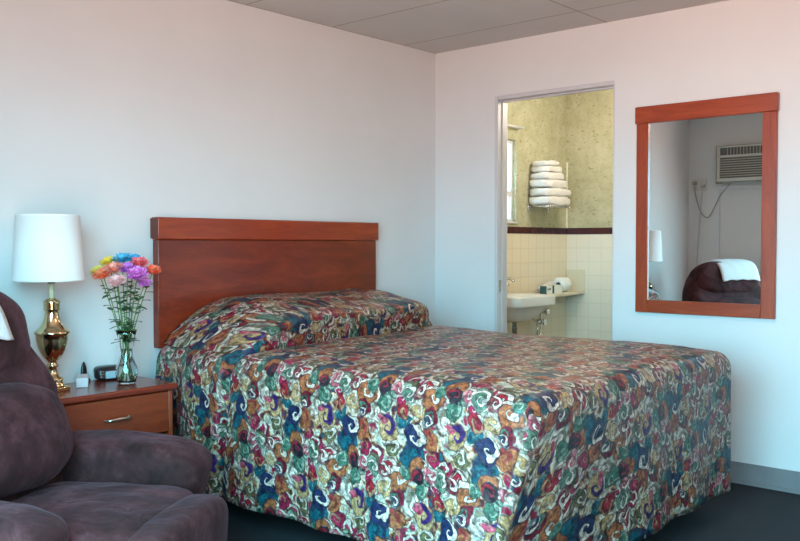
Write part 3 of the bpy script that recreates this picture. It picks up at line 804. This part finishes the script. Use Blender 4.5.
# rounded rim slab with a bowl underneath
def rrect(hx_, hy_, r, n_=8):
    pts = []
    for cx, cy, a0 in ((hx_-r, hy_-r, 0), (-hx_+r, hy_-r, 90), (-hx_+r, -hy_+r, 180), (hx_-r, -hy_+r, 270)):
        for k in range(n_+1):
            a = R(a0+90*k/n_); pts.append((cx+r*math.cos(a), cy+r*math.sin(a)))
    return pts
prof_s = [(.25, .198, .06, -.07), (.255, .198, .06, -.06), (.257, .198, .06, -.012), (.252, .196, .06, -.002), (.245, .19, .055, 0), (.215, .15, .10, -.004), (.205, .14, .10, -.02), (.17, .11, .09, -.09), (.06, .05, .04, -.13), (.005, .005, .004, -.132)]
rg = []
for hx_, hy_, r, z in prof_s:
    off = -.02 if hx_ < .24 else 0
    rg.append([bm.verts.new((x, y+off, z)) for x, y in rrect(hx_, hy_, r)])
under = [(.225, .175, .08, -.072), (.19, .15, .09, -.12), (.11, .10, .07, -.17), (.05, .05, .04, -.185), (.004, .004, .003, -.186)]
rg = [[bm.verts.new((x, y+.005, z)) for x, y in rrect(hx_, hy_, r)] for hx_, hy_, r, z in under[::-1]] + rg
for A, B in zip(rg, rg[1:]):
    m_ = len(A)
    for k in range(m_): bm.faces.new((A[k], A[(k+1) % m_], B[(k+1) % m_], B[k]))
done('basin', bm, M_por, sk, smooth=True)
bm = bmesh.new()
lathe(bm, [(.028, 0), (.026, .01), (.016, .02), (.015, .085), (.018, .10), (.016, .112), (.0005, .115)], 24, c=(.02, .145))
tube(bm, spline([(.02, .145, .085), (.02, .10, .108), (.02, .05, .112), (.02, .02, .095)], 6), .011, 12)
for s_ in (-.075, .115):
    lathe(bm, [(.022, 0), (.02, .01), (.009, .018), (.009, .05), (.022, .055), (.024, .07), (.012, .078), (.0005, .079)], 20, c=(s_, .145))
done('faucet', bm, M_chrome, sk, smooth=True)
bm = bmesh.new(); tube(bm, spline([(0, 0, -.18), (0, 0, -.27), (.0, .04, -.31), (0, .09, -.29), (0, .19, -.27)], 6), .018, 14)
done('drain_trap', bm, mat('dull_metal', (.25, .24, .22, 1), .35, .9), sk, smooth=True)

bm = bmesh.new()
for p in ((5.40, 3.34), ):
    pass
vs = [(5.40, 3.40), (BX-.010, 3.485), (BX-.010, BY-.010), (5.40, BY-.010)]
for z in (.822, .842):
    pass
lo_ = [bm.verts.new((x, y, .820)) for x, y in vs]; hi_ = [bm.verts.new((x, y, .842)) for x, y in vs]
bm.faces.new(lo_[::-1]); bm.faces.new(hi_)
for k in range(4): bm.faces.new((lo_[k], lo_[(k+1) % 4], hi_[(k+1) % 4], hi_[k]))
o = done('vanity_shelf', bm, mat('cream_laminate', (.68, .60, .45, 1), .3), bevel=.003); tag(o, 'cream shelf running from the sink to the bathroom corner', 'shelf')
bm = bmesh.new(); box(bm, BX-.016, BX-.009, 3.485, BY-.012, .843, 1.01); o = done('backsplash', bm, mat('cream_splash', (.70, .63, .48, 1), .25), bevel=.002)
tag(o, 'cream upstand panel on the bathroom back wall behind the shelf', 'backsplash')

pv = empty('supply_valve', (5.70, 3.60, .60), 0, 'chrome water supply valves and pipes under the bathroom shelf', 'valve')
bm = bmesh.new(); tube(bm, [(0, 0, -.60), (0, 0, .218)], .008, 10); tube(bm, spline([(0, 0, .02), (-.05, -.01, .03), (-.10, -.02, .035), (-.2, -.03, .1)], 5), .007, 10)
tube(bm, [(-.055, -.01, -.12), (-.055, -.01, .05)], .011, 10)
done('pipe', bm, M_chrome, pv, smooth=True)
for c0, zz in (((.0, -.02), .105), ((-.06, -.03), .03)):
    bm = bmesh.new(); pillow(bm, (c0[0], c0[1], zz), (.034, .03, .02), .8, 20, 12); pillow(bm, (c0[0]+.005, c0[1]-.04, zz), (.028, .012, .022), .6, 20, 12)
    done('valve_knob', bm, M_chrome, pv, smooth=True)

M_towel = varied('white_towel', (.74, .72, .70, 1), (.66, .64, .62, 1), 90, .95, bmp=.35, bdist=.004)
rk = empty('towel_rack', (5.77, BY, 1.49), 0, 'chrome hotel towel rack on the bathroom wall under the stacked towels', 'towel rack')
bm = bmesh.new()
for yy in (-.19, -.13, -.07): tube(bm, [(-.15, yy, 0), (.13, yy, 0)], .005, 8)
for xx in (-.15, .13): tube(bm, [(xx, -.001, 0), (xx, -.20, 0)], .006, 8); tube(bm, [(xx, -.002, -.03), (xx, -.002, .03)], .011, 8)
done('shelf_rails', bm, M_chrome, rk, smooth=True)
tw = [('folded_towel', (5.755, 3.555, 1.531), (.165, .10, .036), 'thickest white bath towel folded lowest on the towel rack'),
      ('folded_towel', (5.765, 3.555, 1.597), (.170, .098, .033), 'white bath towel folded second from the bottom of the rack'),
      ('folded_towel', (5.745, 3.557, 1.659), (.150, .096, .032), 'white bath towel folded third up, below the hand towel'),
      ('folded_towel', (5.725, 3.56, 1.716), (.120, .09, .029), 'smaller white hand towel folded above the three bath towels'),
      ('rolled_washcloth', (5.72, 3.562, 1.766), (.108, .085, .025), 'rolled white washcloth directly under the topmost one'),
      ('rolled_washcloth', (5.705, 3.565, 1.810), (.088, .08, .022), 'smallest white washcloth on top of the towel stack')]
for k, (nm, c, h, lb) in enumerate(tw):
    bm = bmesh.new(); pillow(bm, (0, 0, 0), h, .42, 48, 24, amp=.010, fr=13, seed=k*3)
    o = done(nm, bm, M_towel, smooth=True); o.location = c; o.rotation_euler = (0, 0, R(random.uniform(-4, 4))); tag(o, lb, 'towel', 'towels stacked on the rack')
# hanging face towel
bm = bmesh.new(); prev = None
for k, (yy, zz) in enumerate([(p.y, p.z) for p in spline([(0, 3.60, 1.499), (0, 3.50, 1.499), (0, 3.462, 1.496), (0, 3.452, 1.475), (0, 3.452, 1.44)], 5)]):
    row = [bm.verts.new((5.70+.24*c_/10, yy+.004*math.sin(c_), zz-(.03*math.sin(math.pi*c_/10) if k > 8 else 0))) for c_ in range(11)]
    if prev:
        for c_ in range(10): bm.faces.new((prev[c_], prev[c_+1], row[c_+1], row[c_]))
    prev = row
bm.free()
cr = bmesh.new(); tube(cr, [(4.98, BY-.05, 2.06), (5.48, BY-.05, 2.06)], .009, 10)
for xx in (4.99, 5.47): tube(cr, [(xx, BY-.001, 2.06), (xx, BY-.05, 2.06)], .007, 8)
o = done('curtain_rod', cr, M_white, smooth=True); tag(o, 'short pale curtain rod above the bathroom window', 'curtain rod')

# toiletries on the shelf
M_box = mat('soap_carton', (.74, .76, .72, 1), .5); M_tealp = mat('teal_print', (.03, .10, .11, 1), .5)
def carton(loc, rz, L_, label):
    e_ = empty('soap_carton', loc, R(rz), label, 'box')
    bm = bmesh.new(); box(bm, -L_/2, L_/2, -.025, .025, 0, .06); done('carton', bm, M_box, e_, bevel=.002)
    bm = bmesh.new(); box(bm, -L_/2-.001, -L_/2+.006, -.026, .026, 0.001, .0605); done('dark_end_band', bm, M_tealp, e_)
    return e_
c1_ = carton((5.625, 3.50, .842), 2, .095, 'shorter white soap carton with printed word at the left of the shelf')
bm = bmesh.new()
for k in range(4): box(bm, -.025+.013*k, -.016+.013*k, -.0262, -.0250, .028+.002*(k % 2), .042)
done('printed_word', bm, M_tealp, c1_)
carton((5.765, 3.51, .842), 2, .135, 'longer white soap carton beside the toilet roll on the shelf')
tr = empty('toilet_roll', (5.955, 3.565, .842+.055), 0, 'white toilet paper roll lying on its side on the bathroom shelf', 'toilet roll')
bm = bmesh.new(); lathe(bm, [(.02, -.055), (.052, -.055), (.055, -.05), (.055, .05), (.052, .055), (.02, .055), (.02, -.055)], 36, cap=False)
for v in bm.verts: v.co = Vector((v.co.z, v.co.y, v.co.x))
done('paper', bm, mat('paper_white', (.76, .8, .8, 1), .9), tr, smooth=True)
bm = bmesh.new(); lathe(bm, [(.0195, -.054), (.0195, .054)], 24, cap=False)
for v in bm.verts: v.co = Vector((v.co.z, v.co.y, v.co.x))
done('cardboard_core', bm, mat('core', (.06, .10, .10, 1), .8), tr, smooth=True)
bm = bmesh.new(); pillow(bm, (0, 0, .013), (.10, .03, .013), .5, 40, 16, fn=lambda x, y, z, v: (v.x, v.y, v.z*(1+.9*x)), amp=.004, fr=20)
o = done('face_cloth', bm, M_towel, smooth=True); o.location = (5.765, 3.595, .842+.0); o.scale = (1, 1, 2.6); tag(o, 'folded white face cloth behind the soap cartons on the shelf', 'towel')

# unseen ceiling light added to brighten the bathroom
bl = empty('added_ceiling_light', (5.35, 2.75, H), 0, 'unseen round ceiling light added to brighten the bathroom', 'ceiling light')
bm = bmesh.new(); lathe(bm, [(.15, 0), (.15, -.02), (.13, -.025)], 40); done('light_base', bm, M_white, bl, smooth=True)
md = mat('lit_glass', (1, .9, .7, 1), .5); b_ = md.node_tree.nodes['Principled BSDF']; b_.inputs['Emission Color'].default_value = (1, .86, .62, 1); b_.inputs['Emission Strength'].default_value = 3
bm = bmesh.new(); lathe(bm, [(.13, -.025), (.125, -.05), (.09, -.08), (.04, -.095), (.0005, -.098)], 40); done('diffuser', bm, md, bl, smooth=True)
ld = bpy.data.lights.new('bath_fill_bulb', 'POINT'); ld.energy = 24; ld.color = (1, .90, .76); ld.shadow_soft_size = .12
lo = bpy.data.objects.new('bath_fill_bulb', ld); COL.objects.link(lo); lo.location = (5.35, 2.75, H-.24)

rl = empty('added_ceiling_light', (2.9, 1.3, H), 0, 'unseen round ceiling light added to warm the bedroom, above the foot of the bed', 'ceiling light')  # unseen lamp, added for warm light on bed top and upper walls
bm = bmesh.new(); lathe(bm, [(.18, 0), (.18, -.02), (.16, -.025)], 40); done('light_base', bm, M_white, rl, smooth=True)
md2 = md.copy(); b_ = md2.node_tree.nodes['Principled BSDF']; b_.inputs['Emission Color'].default_value = (1, .72, .58, 1); b_.inputs['Emission Strength'].default_value = 2
bm = bmesh.new(); lathe(bm, [(.16, -.025), (.15, -.06), (.10, -.09), (.05, -.105), (.0005, -.108)], 40); done('diffuser', bm, md2, rl, smooth=True)
ld = bpy.data.lights.new('bedroom_fill_bulb', 'POINT'); ld.energy = 21; ld.color = (1, .72, .60); ld.shadow_soft_size = .14
lo = bpy.data.objects.new('bedroom_fill_bulb', ld); COL.objects.link(lo); lo.location = (2.9, 1.3, H-.28)

# ------------------------------------------------------------ daylight
wld = bpy.data.worlds.new('daylight'); scn.world = wld; wld.use_nodes = True
N, L = wld.node_tree.nodes, wld.node_tree.links
bg = N['Background']; tc = N.new('ShaderNodeTexCoord'); s = N.new('ShaderNodeSeparateXYZ'); L.new(tc.outputs['Generated'], s.inputs[0])
mr_ = N.new('ShaderNodeMapRange'); mr_.inputs[1].default_value = -.12; mr_.inputs[2].default_value = .12; L.new(s.outputs[2], mr_.inputs[0])
mx_ = N.new('ShaderNodeMix'); mx_.data_type = 'RGBA'; L.new(mr_.outputs[0], mx_.inputs[0])
mx_.inputs[6].default_value = (.42, .30, .265, 1)     # sunlit paving below the horizon
mx_.inputs[7].default_value = (.37, 1.02, 1.28, 1)     # open sky above
L.new(mx_.outputs[2], bg.inputs['Color']); bg.inputs['Strength'].default_value = 15
pd = bpy.data.lights.new('daylight_portal', 'AREA'); pd.shape = 'RECTANGLE'; pd.size = OZ; pd.size_y = OY1-OY0
pd.cycles.is_portal = True
po = bpy.data.objects.new('daylight_portal', pd); COL.objects.link(po); po.location = (XF-.1, (OY0+OY1)/2, OZ/2); po.rotation_euler = (0, R(-90), 0)
pd2 = bpy.data.lights.new('bath_portal', 'AREA'); pd2.shape = 'RECTANGLE'; pd2.size = WX1-WX0; pd2.size_y = WZ1-WZ0; pd2.cycles.is_portal = True
po2 = bpy.data.objects.new('bath_portal', pd2); COL.objects.link(po2); po2.location = ((WX0+WX1)/2, BY+.09, (WZ0+WZ1)/2); po2.rotation_euler = (R(-90), 0, 0)

# ------------------------------------------------------------ camera
cd = bpy.data.cameras.new('camera'); cam = bpy.data.objects.new('camera', cd); COL.objects.link(cam)
cd.sensor_width = 36; cd.lens = 883.6*36/800; cam.location = (0, 0, 1.21); cd.clip_start = .05
yaw, pit = .7210, .0298
cam.rotation_euler = (math.pi/2-pit, 0, yaw-math.pi/2)
scn.camera = cam
scn.view_settings.view_transform = 'Standard'; scn.view_settings.look = 'None'
scn.view_settings.exposure = 0; scn.view_settings.gamma = 1
